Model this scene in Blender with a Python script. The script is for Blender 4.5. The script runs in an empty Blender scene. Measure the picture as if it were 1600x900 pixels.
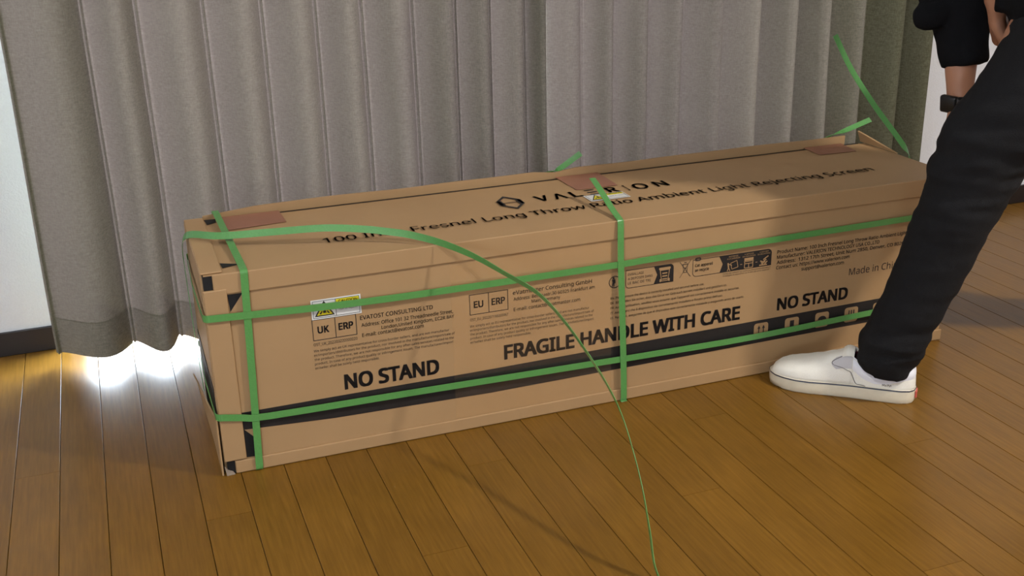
import bpy, bmesh, math, random
from mathutils import Vector, Matrix, noise
random.seed(7)
scn = bpy.context.scene
COL = scn.collection

# ------------------------------------------------------------------ camera
cam_d = bpy.data.cameras.new('camera')
cam_d.sensor_width = 36.0
cam_d.lens = 1730.1 / 1600 * 36
cam_d.clip_start = 0.05
cam = bpy.data.objects.new('camera', cam_d)
COL.objects.link(cam)
r_ = Vector((0.93556, -0.35244, -0.02255)); d_ = Vector((-0.14434, -0.32330, -0.93522)); f_ = Vector((0.32232, 0.87821, -0.35334))
cam.matrix_world = Matrix((
    (r_.x, -d_.x, -f_.x, -0.1137),
    (r_.y, -d_.y, -f_.y, -1.8101),
    (r_.z, -d_.z, -f_.z, 1.0),
    (0, 0, 0, 1)))
scn.camera = cam

# ------------------------------------------------------------------ world, exposure
w = bpy.data.worlds.new('overcast_sky'); scn.world = w
w.use_nodes = True
bg = w.node_tree.nodes['Background']
bg.inputs['Color'].default_value = (0.72, 0.86, 1.0, 1)
bg.inputs['Strength'].default_value = 45.0
scn.view_settings.view_transform = 'Standard'
scn.view_settings.look = 'None'
scn.view_settings.gamma = 1.0
scn.view_settings.use_curve_mapping = False
scn.view_settings.exposure = 0.0
LAMP_KEY = ((2.10, -1.55, 2.40), 0.17, 66.0, (1.0, 0.95, 0.88))
LAMP_FILL = ((-0.55, -1.70, 2.40), 0.45, 30.0, (0.98, 0.99, 1.0))

# ------------------------------------------------------------------ materials
def mat(name, col, rough=0.6, noise_scale=None, noise_amt=0.1, bump=None, coat=0.0, spec=0.5, stretch=(1, 1, 1)):
    m = bpy.data.materials.new(name); m.use_nodes = True
    nt = m.node_tree; b = nt.nodes['Principled BSDF']
    b.inputs['Base Color'].default_value = (*col, 1)
    b.inputs['Roughness'].default_value = rough
    b.inputs['Coat Weight'].default_value = coat
    b.inputs['Specular IOR Level'].default_value = spec
    if noise_scale:
        tc = nt.nodes.new('ShaderNodeTexCoord'); mp = nt.nodes.new('ShaderNodeMapping')
        mp.inputs['Scale'].default_value = stretch
        n = nt.nodes.new('ShaderNodeTexNoise'); n.inputs['Scale'].default_value = noise_scale; n.inputs['Detail'].default_value = 5
        nt.links.new(tc.outputs['Object'], mp.inputs['Vector']); nt.links.new(mp.outputs['Vector'], n.inputs['Vector'])
        mx = nt.nodes.new('ShaderNodeMix'); mx.data_type = 'RGBA'
        mx.inputs['A'].default_value = (*[c * (1 - noise_amt) for c in col], 1)
        mx.inputs['B'].default_value = (*[min(1, c * (1 + noise_amt)) for c in col], 1)
        nt.links.new(n.outputs['Fac'], mx.inputs['Factor']); nt.links.new(mx.outputs['Result'], b.inputs['Base Color'])
        if bump:
            bp = nt.nodes.new('ShaderNodeBump'); bp.inputs['Strength'].default_value = bump; bp.inputs['Distance'].default_value = 0.002
            nt.links.new(n.outputs['Fac'], bp.inputs['Height']); nt.links.new(bp.outputs['Normal'], b.inputs['Normal'])
    return m

CARD = mat('cardboard', (0.39, 0.240, 0.114), 0.55, 9.0, 0.07, spec=0.35)
CARD_EDGE = mat('cardboard_raw_edge', (0.28, 0.22, 0.165), 0.8, 120, 0.3)
INK = mat('black_print', (0.022, 0.018, 0.017), 0.55)
INK_FINE = mat('fine_black_print', (0.028, 0.02, 0.015), 0.6)
BAND = mat('dark_printed_band', (0.020, 0.017, 0.016), 0.5, 60, 0.3, spec=0.3)
BLACK_PRINT_GAP = mat('black_print_and_gap_shade', (0.010, 0.010, 0.011), 0.5, spec=0.3)  # for black printed corners, and for shade painted into the box's gaps
REDTAPE = mat('red_tint_tape', (0.29, 0.125, 0.075), 0.45, 30, 0.12)
STICKER = mat('white_sticker', (0.72, 0.71, 0.68), 0.35)
YELLOW = mat('warning_yellow', (0.72, 0.60, 0.02), 0.4)
STRAP = mat('green_strap', (0.095, 0.29, 0.075), 0.28, 300, 0.12, bump=0.25, spec=0.6)
WALLM = mat('white_wallpaper', (0.735, 0.745, 0.785), 0.9, 260, 0.05, bump=0.7)
CEIL = mat('ceiling_paint', (0.78, 0.77, 0.75), 0.9)
DARKWOOD = mat('dark_baseboard', (0.014, 0.009, 0.008), 0.35, 40, 0.2)
WHITETRIM = mat('white_casing', (0.74, 0.73, 0.74), 0.5)
ALU = mat('grey_aluminium', (0.42, 0.42, 0.43), 0.35)
CONC = mat('pale_concrete', (0.55, 0.55, 0.55), 0.9, 30, 0.1)
JEANS = mat('black_denim', (0.009, 0.009, 0.010), 0.9, 500, 0.5, bump=0.3, spec=0.25)
JACKET = mat('black_knit', (0.006, 0.006, 0.007), 0.95, 400, 0.4, bump=0.2, spec=0.15)
SKIN = mat('skin', (0.44, 0.205, 0.115), 0.5, 40, 0.08)
HAIR = mat('dark_hair', (0.012, 0.010, 0.009), 0.6, 200, 0.5)
CANVAS = mat('off_white_canvas', (0.86, 0.83, 0.74), 0.8, 700, 0.08, bump=0.3)
RUBBER = mat('cream_rubber', (0.70, 0.63, 0.48), 0.5, 60, 0.08)
NAVY = mat('navy_stripe', (0.03, 0.035, 0.06), 0.5)
ELASTIC = mat('grey_white_elastic', (0.56, 0.54, 0.55), 0.9, 900, 0.12)
PADDING = mat('white_padded_lining', (0.85, 0.85, 0.90), 0.7)
MAROON = mat('maroon_lining', (0.16, 0.012, 0.03), 0.8)
REDTAB = mat('red_rubber_tab', (0.55, 0.10, 0.07), 0.5)
WATCH = mat('black_watch', (0.012, 0.012, 0.012), 0.3)
LAMPSHELL = mat('white_lamp_shell', (0.8, 0.8, 0.8), 0.5)

def wood_material():
    m = bpy.data.materials.new('varnished_floor_wood'); m.use_nodes = True
    nt = m.node_tree; b = nt.nodes['Principled BSDF']; L = nt.links.new
    tc = nt.nodes.new('ShaderNodeTexCoord'); mp = nt.nodes.new('ShaderNodeMapping'); oi = nt.nodes.new('ShaderNodeObjectInfo')
    mp.inputs['Scale'].default_value = (1, 0.045, 1)
    ad = nt.nodes.new('ShaderNodeVectorMath'); ad.operation = 'ADD'
    sc = nt.nodes.new('ShaderNodeVectorMath'); sc.operation = 'SCALE'; sc.inputs['Scale'].default_value = 37.0
    cb = nt.nodes.new('ShaderNodeCombineXYZ')
    L(oi.outputs['Random'], cb.inputs['X']); L(oi.outputs['Random'], cb.inputs['Y']); L(cb.outputs['Vector'], sc.inputs[0])
    L(tc.outputs['Object'], ad.inputs[0]); L(sc.outputs['Vector'], ad.inputs[1]); L(ad.outputs['Vector'], mp.inputs['Vector'])
    g = nt.nodes.new('ShaderNodeTexNoise'); g.inputs['Scale'].default_value = 190; g.inputs['Detail'].default_value = 6; g.inputs['Roughness'].default_value = 0.65
    L(mp.outputs['Vector'], g.inputs['Vector'])
    g2 = nt.nodes.new('ShaderNodeTexNoise'); g2.inputs['Scale'].default_value = 7; g2.inputs['Detail'].default_value = 3
    L(ad.outputs['Vector'], g2.inputs['Vector'])
    cr = nt.nodes.new('ShaderNodeValToRGB')
    cr.color_ramp.elements[0].position = 0.25; cr.color_ramp.elements[0].color = (0.128, 0.057, 0.0050, 1)
    cr.color_ramp.elements[1].position = 0.75; cr.color_ramp.elements[1].color = (0.212, 0.101, 0.0135, 1)
    L(g.outputs['Fac'], cr.inputs['Fac'])
    mr = nt.nodes.new('ShaderNodeMapRange'); mr.inputs['To Min'].default_value = 0.93; mr.inputs['To Max'].default_value = 1.06
    L(oi.outputs['Random'], mr.inputs['Value'])
    mr2 = nt.nodes.new('ShaderNodeMapRange'); mr2.inputs['To Min'].default_value = 0.8; mr2.inputs['To Max'].default_value = 1.2
    L(g2.outputs['Fac'], mr2.inputs['Value'])
    mu = nt.nodes.new('ShaderNodeMath'); mu.operation = 'MULTIPLY'; L(mr.outputs['Result'], mu.inputs[0]); L(mr2.outputs['Result'], mu.inputs[1])
    vs = nt.nodes.new('ShaderNodeVectorMath'); vs.operation = 'SCALE'; L(cr.outputs['Color'], vs.inputs[0]); L(mu.outputs['Value'], vs.inputs['Scale'])
    L(vs.outputs['Vector'], b.inputs['Base Color'])
    rr = nt.nodes.new('ShaderNodeMapRange'); rr.inputs['To Min'].default_value = 0.26; rr.inputs['To Max'].default_value = 0.40
    L(g2.outputs['Fac'], rr.inputs['Value']); L(rr.outputs['Result'], b.inputs['Roughness'])
    bp = nt.nodes.new('ShaderNodeBump'); bp.inputs['Strength'].default_value = 0.12; bp.inputs['Distance'].default_value = 0.001
    L(g.outputs['Fac'], bp.inputs['Height']); L(bp.outputs['Normal'], b.inputs['Normal'])
    b.inputs['Specular IOR Level'].default_value = 0.30
    return m
WOOD = wood_material()

def curtain_material(name, fac):
    m = bpy.data.materials.new(name); m.use_nodes = True
    nt = m.node_tree; L = nt.links.new
    for n in list(nt.nodes): nt.nodes.remove(n)
    out = nt.nodes.new('ShaderNodeOutputMaterial')
    tc = nt.nodes.new('ShaderNodeTexCoord')
    mp = nt.nodes.new('ShaderNodeMapping'); mp.inputs['Scale'].default_value = (1, 1, 0.35)
    n1 = nt.nodes.new('ShaderNodeTexNoise'); n1.inputs['Scale'].default_value = 420; n1.inputs['Detail'].default_value = 3
    mp2 = nt.nodes.new('ShaderNodeMapping'); mp2.inputs['Scale'].default_value = (0.15, 0.15, 1)
    n2 = nt.nodes.new('ShaderNodeTexNoise'); n2.inputs['Scale'].default_value = 520; n2.inputs['Detail'].default_value = 2
    L(tc.outputs['Object'], mp.inputs['Vector']); L(mp.outputs['Vector'], n1.inputs['Vector'])
    L(tc.outputs['Object'], mp2.inputs['Vector']); L(mp2.outputs['Vector'], n2.inputs['Vector'])
    av = nt.nodes.new('ShaderNodeMath'); av.operation = 'ADD'; L(n1.outputs['Fac'], av.inputs[0]); L(n2.outputs['Fac'], av.inputs[1])
    cr = nt.nodes.new('ShaderNodeValToRGB')
    cr.color_ramp.elements[0].position = 0.3; cr.color_ramp.elements[0].color = (0.073, 0.073, 0.045, 1)
    cr.color_ramp.elements[1].position = 0.7; cr.color_ramp.elements[1].color = (0.164, 0.162, 0.110, 1)
    hf = nt.nodes.new('ShaderNodeMath'); hf.operation = 'MULTIPLY'; hf.inputs[1].default_value = 0.5
    L(av.outputs['Value'], hf.inputs[0]); L(hf.outputs['Value'], cr.inputs['Fac'])
    df = nt.nodes.new('ShaderNodeBsdfDiffuse'); L(cr.outputs['Color'], df.inputs['Color'])
    tr = nt.nodes.new('ShaderNodeBsdfTranslucent'); tr.inputs['Color'].default_value = (0.30, 0.207, 0.178, 1)
    mx = nt.nodes.new('ShaderNodeMixShader'); mx.inputs['Fac'].default_value = fac
    L(df.outputs['BSDF'], mx.inputs[1]); L(tr.outputs['BSDF'], mx.inputs[2]); L(mx.outputs['Shader'], out.inputs['Surface'])
    return m
CURT = curtain_material('olive_taupe_curtain_weave', 0.040)
CURT_HEM = curtain_material('doubled_curtain_weave', 0.025)

def glass_material(name, gloss=0.08, rough=0.02, tint=(1, 1, 1), bumpscale=None):
    m = bpy.data.materials.new(name); m.use_nodes = True
    nt = m.node_tree; L = nt.links.new
    for n in list(nt.nodes): nt.nodes.remove(n)
    out = nt.nodes.new('ShaderNodeOutputMaterial'); t = nt.nodes.new('ShaderNodeBsdfTransparent'); t.inputs['Color'].default_value = (*tint, 1)
    g = nt.nodes.new('ShaderNodeBsdfGlossy'); g.inputs['Roughness'].default_value = rough
    if bumpscale:
        g.inputs['Color'].default_value = (gloss, gloss, gloss, 1)
        mx = nt.nodes.new('ShaderNodeAddShader'); L(t.outputs['BSDF'], mx.inputs[0]); L(g.outputs['BSDF'], mx.inputs[1])
    else:
        mx = nt.nodes.new('ShaderNodeMixShader'); mx.inputs['Fac'].default_value = gloss
        L(t.outputs['BSDF'], mx.inputs[1]); L(g.outputs['BSDF'], mx.inputs[2])
    L(mx.outputs['Shader'], out.inputs['Surface'])
    if bumpscale:
        tc = nt.nodes.new('ShaderNodeTexCoord'); wv = nt.nodes.new('ShaderNodeTexWave'); wv.inputs['Scale'].default_value = bumpscale
        wv.inputs['Distortion'].default_value = 1.0
        bp = nt.nodes.new('ShaderNodeBump'); bp.inputs['Strength'].default_value = 0.35; bp.inputs['Distance'].default_value = 0.001
        L(tc.outputs['Object'], wv.inputs['Vector']); L(wv.outputs['Fac'], bp.inputs['Height']); L(bp.outputs['Normal'], g.inputs['Normal'])
    return m
GLASS = glass_material('window_glass')
TAPE = glass_material('clear_tape_film', 0.05, 0.25, (0.985, 0.98, 0.97), 38)

def emit_material(name, col, s):
    m = bpy.data.materials.new(name); m.use_nodes = True
    nt = m.node_tree; b = nt.nodes['Principled BSDF']
    b.inputs['Base Color'].default_value = (*col, 1); b.inputs['Emission Color'].default_value = (*col, 1); b.inputs['Emission Strength'].default_value = s
    return m

# ------------------------------------------------------------------ helpers
def link(name, me, material, parent=None, smooth=False):
    o = bpy.data.objects.new(name, me); COL.objects.link(o)
    if material is not None:
        me.materials.clear(); me.materials.append(material)
    if parent is not None: o.parent = parent
    if smooth:
        for p in me.polygons: p.use_smooth = True
    return o
def obj(name, bm, material, parent=None, smooth=False):
    bmesh.ops.recalc_face_normals(bm, faces=bm.faces[:])
    me = bpy.data.meshes.new(name); bm.to_mesh(me); bm.free()
    return link(name, me, material, parent, smooth)
def tag(o, label=None, cat=None, group=None, kind=None):
    if label: o['label'] = label
    if cat: o['category'] = cat
    if group: o['group'] = group
    if kind: o['kind'] = kind
    return o
def empty(name, loc=(0, 0, 0), rz=0):
    o = bpy.data.objects.new(name, None); COL.objects.link(o); o.location = loc; o.rotation_euler = (0, 0, rz); o.empty_display_size = 0.05
    return o
def add_box(bm, x0, x1, y0, y1, z0, z1, bev=0.0):
    vs = [bm.verts.new((x, y, z)) for x in (x0, x1) for y in (y0, y1) for z in (z0, z1)]
    fs = [bm.faces.new([vs[i] for i in q]) for q in ((0, 1, 3, 2), (4, 6, 7, 5), (0, 4, 5, 1), (2, 3, 7, 6), (0, 2, 6, 4), (1, 5, 7, 3))]
    if bev:
        es = list({e for f in fs for e in f.edges})
        bmesh.ops.bevel(bm, geom=es, offset=bev, segments=2, affect='EDGES', profile=0.5)
    return bm
def box(name, material, parent, x0, x1, y0, y1, z0, z1, bev=0.0):
    return obj(name, add_box(bmesh.new(), x0, x1, y0, y1, z0, z1, bev), material, parent)
def poly_prism(bm, pts, ax, t):
    """pts: 3D polygon, extruded by vector ax*t"""
    v = Vector(ax) * t
    a = [bm.verts.new(p) for p in pts]; b = [bm.verts.new(Vector(p) + v) for p in pts]
    bm.faces.new(a); bm.faces.new(b[::-1]); n = len(a)
    for i in range(n): bm.faces.new((a[i], b[i], b[(i + 1) % n], a[(i + 1) % n]))
    return bm
def catmull(pts, n=8):
    P = [Vector(p) for p in pts]; out = []
    for i in range(len(P) - 1):
        p0 = P[i - 1] if i > 0 else P[i] * 2 - P[i + 1]
        p1, p2 = P[i], P[i + 1]
        p3 = P[i + 2] if i + 2 < len(P) else P[i + 1] * 2 - P[i]
        for k in range(n):
            t = k / n
            out.append(0.5 * ((2 * p1) + (p2 - p0) * t + (2 * p0 - 5 * p1 + 4 * p2 - p3) * t * t + (3 * p1 - p0 - 3 * p2 + p3) * t ** 3))
    out.append(P[-1]); return out
def ribbon(name, path, wdirs, width, thick, material, parent=None, closed=False):
    """flat strap along path; wdirs gives the direction of its width at each point"""
    bm = bmesh.new(); rings = []; N = len(path)
    for i, p in enumerate(path):
        if closed: T = Vector(path[(i + 1) % N]) - Vector(path[i - 1])
        else: T = Vector(path[min(i + 1, N - 1)]) - Vector(path[max(i - 1, 0)])
        T.normalize(); wd = Vector(wdirs[i] if isinstance(wdirs, list) else wdirs)
        wd = (wd - T * wd.dot(T)).normalized(); nn = T.cross(wd).normalized()
        p = Vector(p)
        rings.append([bm.verts.new(p + wd * a * width / 2 + nn * b * thick / 2) for a, b in ((-1, -1), (1, -1), (1, 1), (-1, 1))])
    for i in range(N if closed else N - 1):
        a, b = rings[i], rings[(i + 1) % N]
        for k in range(4): bm.faces.new((a[k], a[(k + 1) % 4], b[(k + 1) % 4], b[k]))
    if not closed:
        bm.faces.new(rings[0]); bm.faces.new(rings[-1][::-1])
    return obj(name, bm, material, parent)

# ------------------------------------------------------------------ the room
X0, X1, Y0, Y1, ZC = -1.45, 3.65, -3.25, 0.74, 2.42
WX0, WX1, WZ0, WZ1 = -0.262, 1.70, 0.0, 1.95           # window opening behind the curtain
floor = box('floor', mat('subfloor', (0.05, 0.025, 0.01), 0.8), None, X0 - .1, X1 + .1, Y0 - .1, Y1 + .25, -0.06, -0.0125); tag(floor, kind='structure')
STEP, BX = 0.0762, -0.357 - 15 * 0.0762
BL = 1.818
def board_mesh(length):
    bm = bmesh.new(); add_box(bm, 0.0005, STEP - 0.0005, 0.0003, length - 0.0003, -0.0125, 0.0)
    es = [e for e in bm.edges if all(abs(v.co.z) < 1e-6 for v in e.verts) and abs(e.verts[0].co.x - e.verts[1].co.x) < 1e-5]
    bmesh.ops.bevel(bm, geom=es, offset=0.0006, segments=1, affect='EDGES')
    bmesh.ops.recalc_face_normals(bm, faces=bm.faces[:])
    me = bpy.data.meshes.new('board'); bm.to_mesh(me); bm.free(); me.materials.append(WOOD); return me
bmeshes = {}
col = 0; x = BX
while x < X1:
    off = [0.13, 0.71, 0.40, 0.86, 0.27, 0.58][col % 6] * BL
    edges = [Y0]; y = Y0 + off
    while y < Y1 - 0.02:
        edges.append(y); y += BL
    edges.append(Y1 + 0.02)
    for a, b in zip(edges, edges[1:]):
        k = round(b - a, 4)
        if k not in bmeshes: bmeshes[k] = board_mesh(k)
        o = bpy.data.objects.new('board', bmeshes[k]); COL.objects.link(o); o.parent = floor; o.location = (x, a, 0)
    x += STEP; col += 1

def struct(name, material, *a, bev=0.0): return tag(box(name, material, None, *a, bev), kind='structure')
# window wall with its opening: one mesh of four blocks
bm = bmesh.new()
add_box(bm, X0 - .1, WX0, Y1, Y1 + .12, -0.06, ZC); add_box(bm, WX1, X1 + .1, Y1, Y1 + .12, -0.06, ZC)
add_box(bm, WX0, WX1, Y1, Y1 + .12, WZ1, ZC); add_box(bm, WX0, WX1, Y1 + .025, Y1 + .12, -0.06, WZ0 - .002)
tag(obj('wall_back', bm, WALLM), kind='structure')
struct('wall_left', WALLM, X0 - .1, X0, Y0, Y1, -0.06, ZC)
struct('wall_right', WALLM, X1, X1 + .1, Y0, Y1, -0.06, ZC)
VX0, VX1, VZ0, VZ1 = -1.25, -0.80, 0.42, 0.95            # small low window in the wall behind the camera
bm = bmesh.new()
add_box(bm, X0 - .1, VX0, Y0 - .1, Y0, -0.06, ZC); add_box(bm, VX1, X1 + .1, Y0 - .1, Y0, -0.06, ZC)
add_box(bm, VX0, VX1, Y0 - .1, Y0, VZ1, ZC); add_box(bm, VX0, VX1, Y0 - .1, Y0, -0.06, VZ0)
tag(obj('wall_front', bm, WALLM), kind='structure')
struct('ceiling', CEIL, X0 - .1, X1 + .1, Y0 - .1, Y1 + .12, ZC, ZC + .1)
struct('baseboard_left', DARKWOOD, X0, -0.288, Y1 - .009, Y1, 0.0, 0.056, bev=.0015)
struct('baseboard_right', DARKWOOD, 1.78, X1, Y1 - .009, Y1, 0.0, 0.056, bev=.0015)
struct('trim_1', WHITETRIM, -0.286, WX0, Y1 - .012, Y1, 0.053, 2.06, bev=.002)
struct('trim_2', DARKWOOD, -0.286, WX0, Y1 - .010, Y1, 0.0, 0.053, bev=.0015)
struct('trim_3', WHITETRIM, WX1, 1.78, Y1 - .012, Y1, 0.0, 2.06, bev=.002)
struct('trim_4', WHITETRIM, WX0, WX1, Y1 - .012, Y1, WZ1, 2.06, bev=.002)
struct('sky_block_slab', CONC, WX0 - 1.5, WX1 + 1.5, Y1 + .125, Y1 + 1.4, -0.16, -0.06)  # unseen slab, added to keep sky light from below out

win = empty('window_1', (0, 0, 0)); tag(win, kind='structure')
for k, (a, b, yy) in enumerate(((WX0, (WX0 + WX1) / 2 + .02, .785), ((WX0 + WX1) / 2 - .02, WX1, .825))):
    bm = bmesh.new(); fw = .035
    add_box(bm, a, a + fw, yy, yy + .03, WZ0, WZ1); add_box(bm, b - fw, b, yy, yy + .03, WZ0, WZ1)
    add_box(bm, a + fw, b - fw, yy, yy + .03, WZ0, WZ0 + .022); add_box(bm, a + fw, b - fw, yy, yy + .03, WZ1 - fw, WZ1)
    s = obj('sash_frame', bm, ALU, win)
    box('pane', GLASS, win, a + fw, b - fw, yy + .012, yy + .018, WZ0 + .022, WZ1 - fw)

win2 = empty('window_2', (0, 0, 0)); tag(win2, kind='structure')
bm = bmesh.new(); fw = .03; yy = Y0 - .06
add_box(bm, VX0, VX0 + fw, yy, yy + .03, VZ0, VZ1); add_box(bm, VX1 - fw, VX1, yy, yy + .03, VZ0, VZ1)
add_box(bm, VX0 + fw, VX1 - fw, yy, yy + .03, VZ0, VZ0 + fw); add_box(bm, VX0 + fw, VX1 - fw, yy, yy + .03, VZ1 - fw, VZ1)
obj('sash_frame', bm, ALU, win2); box('pane', GLASS, win2, VX0 + fw, VX1 - fw, yy + .012, yy + .018, VZ0 + fw, VZ1 - fw)
# portals: they only tell the renderer where the sky's light enters
def portal(name, loc, sx, sz, rx_):
    ld = bpy.data.lights.new(name, 'AREA'); ld.shape = 'RECTANGLE'; ld.size = sx; ld.size_y = sz; ld.cycles.is_portal = True
    o = bpy.data.objects.new(name, ld); COL.objects.link(o); o.location = loc; o.rotation_euler = (rx_, 0, 0)
portal('sky_portal', ((WX0 + WX1) / 2, Y1 + .118, (WZ0 + WZ1) / 2), WX1 - WX0, WZ1 - WZ0, math.radians(-90))
portal('sky_portal', ((VX0 + VX1) / 2, Y0 - .098, (VZ0 + VZ1) / 2), VX1 - VX0, VZ1 - VZ0, math.radians(90))

# ------------------------------------------------------------------ ceiling lamps
def ceiling_lamp(spec, label):
    loc, size, power, colr = spec
    t = empty('ceiling_lamp', (loc[0], loc[1], ZC)); tag(t, label, 'ceiling lamp')
    def disc(name, r, z0, z1, m):
        bm = bmesh.new()
        bmesh.ops.create_cone(bm, cap_ends=True, segments=40, radius1=r * .94, radius2=r, depth=z1 - z0, matrix=Matrix.Translation((0, 0, (z0 + z1) / 2)))
        obj(name, bm, m, t)
    disc('housing', size / 2 + .04, -0.03, -0.001, LAMPSHELL)
    disc('diffuser', size / 2, -0.036, -0.0301, emit_material('lamp_diffuser', colr, 3.0))
    ld = bpy.data.lights.new('lamp_light', 'AREA'); ld.shape = 'DISK'; ld.size = size; ld.energy = power; ld.color = colr
    lo = bpy.data.objects.new('lamp_light', ld); COL.objects.link(lo); lo.parent = t; lo.location = (0, 0, -0.045)
ceiling_lamp(LAMP_KEY, 'small round ceiling lamp over the bending person')
ceiling_lamp(LAMP_FILL, 'large round ceiling lamp over the left of the room')

# ------------------------------------------------------------------ curtains
def fold_y(u, amp, crease):
    """depth of the cloth towards the room across one fold, u in 0..1; a pinched crease stands out at the left edge"""
    v = u ** 1.15
    d = amp * (0.5 - 0.5 * math.cos(2 * math.pi * v)) ** 0.72
    return d + crease * math.exp(-((u - 0.035) / 0.018) ** 2)
USTEP = [0.0, 0.015, 0.03, 0.045, 0.06, 0.08, 0.11, 0.16, 0.23, 0.31, 0.40, 0.49, 0.58, 0.67, 0.76, 0.84, 0.90, 0.95, 0.98]
def curtain(name, xs, amps, label, ybase, z0=0.030, z1=2.04, crease=0.0):
    root = empty(name, ((xs[0] + xs[-1]) / 2, ybase, 0))
    tag(root, label, 'curtain', 'pair of drawn curtains')
    ox = (xs[0] + xs[-1]) / 2
    cols = []                                           # (fold index, u)
    for i in range(len(xs) - 1):
        for k in USTEP: cols.append((i, k))
    cols.append((len(xs) - 2, 1.0))
    zs = [z0 + (z1 - z0) * (k / 40) ** 1.25 for k in range(41)]
    def pt(i, u, z):
        a, b = xs[i], xs[i + 1]
        fz = 1.0 - 0.18 * (z / 2.0)
        am = 1.6 * amps[i] * fz * (1 + 0.15 * noise.noise(Vector((i * 3.1, z * 1.2, 0))))
        wob = 0.006 * noise.noise(Vector((a * 4, z * 1.5, 3.0))) * (1 - u) + 0.006 * noise.noise(Vector((b * 4, z * 1.5, 3.0))) * u
        xx = a + (b - a) * u + wob
        d = fold_y(u, am, crease)
        xx += 0.16 * (b - a) * math.sin(math.pi * u) * u      # the fold leans over its right neighbour
        d += 0.003 * noise.noise(Vector((xx * 9, z * 2.2, 9.0)))
        zz = z
        if z < z0 + 0.002: zz = z + 0.012 * noise.noise(Vector((i * 1.7 + u, 0.3, 5.0)))
        return (xx - ox, -d, zz)
    def sheet(part, zlist, dy, parent, m=CURT):
        bm = bmesh.new(); g = [[bm.verts.new(Vector(pt(i, u, z)) + Vector((0, dy, 0))) for z in zlist] for (i, u) in cols]
        for c in range(len(g) - 1):
            for r in range(len(zlist) - 1): bm.faces.new((g[c][r], g[c + 1][r], g[c + 1][r + 1], g[c][r + 1]))
        return obj(part, bm, m, parent, True)
    ZH = 0.112
    sheet('cloth', [ZH] + [z for z in zs if z > ZH + .01], 0.0, root)
    sheet('hem', [z0, 0.05, 0.08, ZH + .001], -0.0012, root, CURT_HEM)
    return root
lx = [-0.285, -0.125, -0.0247, 0.1074, 0.2273, 0.3405, 0.4417, 0.5563, 0.6563, 0.739, 0.8252, 0.874]
la = [0.045, 0.050, 0.055, 0.055, 0.050, 0.050, 0.048, 0.050, 0.046, 0.040, 0.042, 0.025]
rx = [0.866, 0.9756, 1.0506, 1.1391, 1.2349, 1.3422, 1.4506, 1.5543, 1.6587, 1.7779, 1.8903, 1.985]
ra = [0.040, 0.046, 0.048, 0.052, 0.055, 0.058, 0.056, 0.054, 0.040, 0.050, 0.050, 0.045]
curtain('curtain', lx, la, 'olive-grey pleated curtain panel on the left, its bottom edge lit by daylight from beneath', 0.632, crease=0.013)
curtain('curtain', rx, ra, 'grey-mauve pleated curtain panel on the right, hanging behind the box and loose straps', 0.642, crease=0.005)
rail = empty('curtain_rail', (0.85, 0.62, 2.05)); tag(rail, 'slim white curtain rail above both curtain panels', 'rail')
box('rail', WHITETRIM, rail, -1.2, 1.2, -0.012, 0.012, 0, 0.02, .002)
for k in (-1.1, 0, 1.1): box('bracket', ALU, rail, k - .01, k + .01, 0.012, 0.119, 0.002, 0.018)

# ------------------------------------------------------------------ the cardboard box
L_, W_, H_ = 1.556, 0.338, 0.378
TH = -0.0092
crate = empty('cardboard_box', (0, 0, 0), TH)
tag(crate, 'long brown cardboard box with black lettering and a dark stripe, lying by the curtain', 'box')
def cbox(name, m, *a, bev=0.0015): return box(name, m, crate, *a, bev)
cbox('body', CARD, 0.006, L_ - .003, 0.0, W_ - .001, 0.003, H_ - .0045)
# top panel, slightly bowed
bm = bmesh.new(); NX, NY = 40, 8; g = []
for i in range(NX + 1):
    for j in range(NY + 1):
        u, v = i / NX, j / NY
        z = H_ - 0.001 + 0.0012 * noise.noise(Vector((u * 7, v * 2, 1.3))) * math.sin(math.pi * v)
        g.append((u * (L_ - .004) + .002, v * (W_ - .018) - .001, z))
tv = [bm.verts.new(p) for p in g]; bv = [bm.verts.new((p[0], p[1], H_ - .0043)) for p in g]
def gi(i, j): return i * (NY + 1) + j
for i in range(NX):
    for j in range(NY):
        bm.faces.new((tv[gi(i, j)], tv[gi(i + 1, j)], tv[gi(i + 1, j + 1)], tv[gi(i, j + 1)]))
        bm.faces.new((bv[gi(i, j)], bv[gi(i, j + 1)], bv[gi(i + 1, j + 1)], bv[gi(i + 1, j)]))
per = [(i, 0) for i in range(NX)] + [(NX, j) for j in range(NY)] + [(i, NY) for i in range(NX, 0, -1)] + [(0, j) for j in range(NY, 0, -1)]
for k in range(len(per)):
    a, b = per[k], per[(k + 1) % len(per)]
    bm.faces.new((tv[gi(*a)], bv[gi(*a)], bv[gi(*b)], tv[gi(*b)]))
obj('top_panel', bm, CARD, crate)
cbox('top_edge_flap', CARD, 0.016, L_ + .001, -0.0042, -0.0002, 0.341, H_ + .0002, bev=.0018)
cbox('bottom_edge_flap', CARD, 0.016, L_, -0.0045, -0.0002, 0.001, 0.0255, bev=.0018)
cbox('end_flap', CARD, -0.002, 0.037, -0.0060, -0.0002, 0.0275, 0.3510, bev=.002)
cbox('end_flap', CARD, -0.002, 0.034, 0.004, W_ - .002, H_ - .0005, H_ + .0032, bev=.0015)
cbox('end_panel', CARD, -0.003, 0.0055, 0.012, W_ - .010, 0.002, H_ - .0005)
cbox('gap_shade_board', BLACK_PRINT_GAP, 0.0005, 0.0155, -0.0020, 0.011, 0.3515, H_ - .002, bev=0)  # black block filling the hole at the upper corner
cbox('gap_shade_board', BLACK_PRINT_GAP, 0.002, 0.0155, -0.0022, 0.011, 0.0015, 0.027, bev=0)  # black block filling the hole at the lower corner
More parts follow.
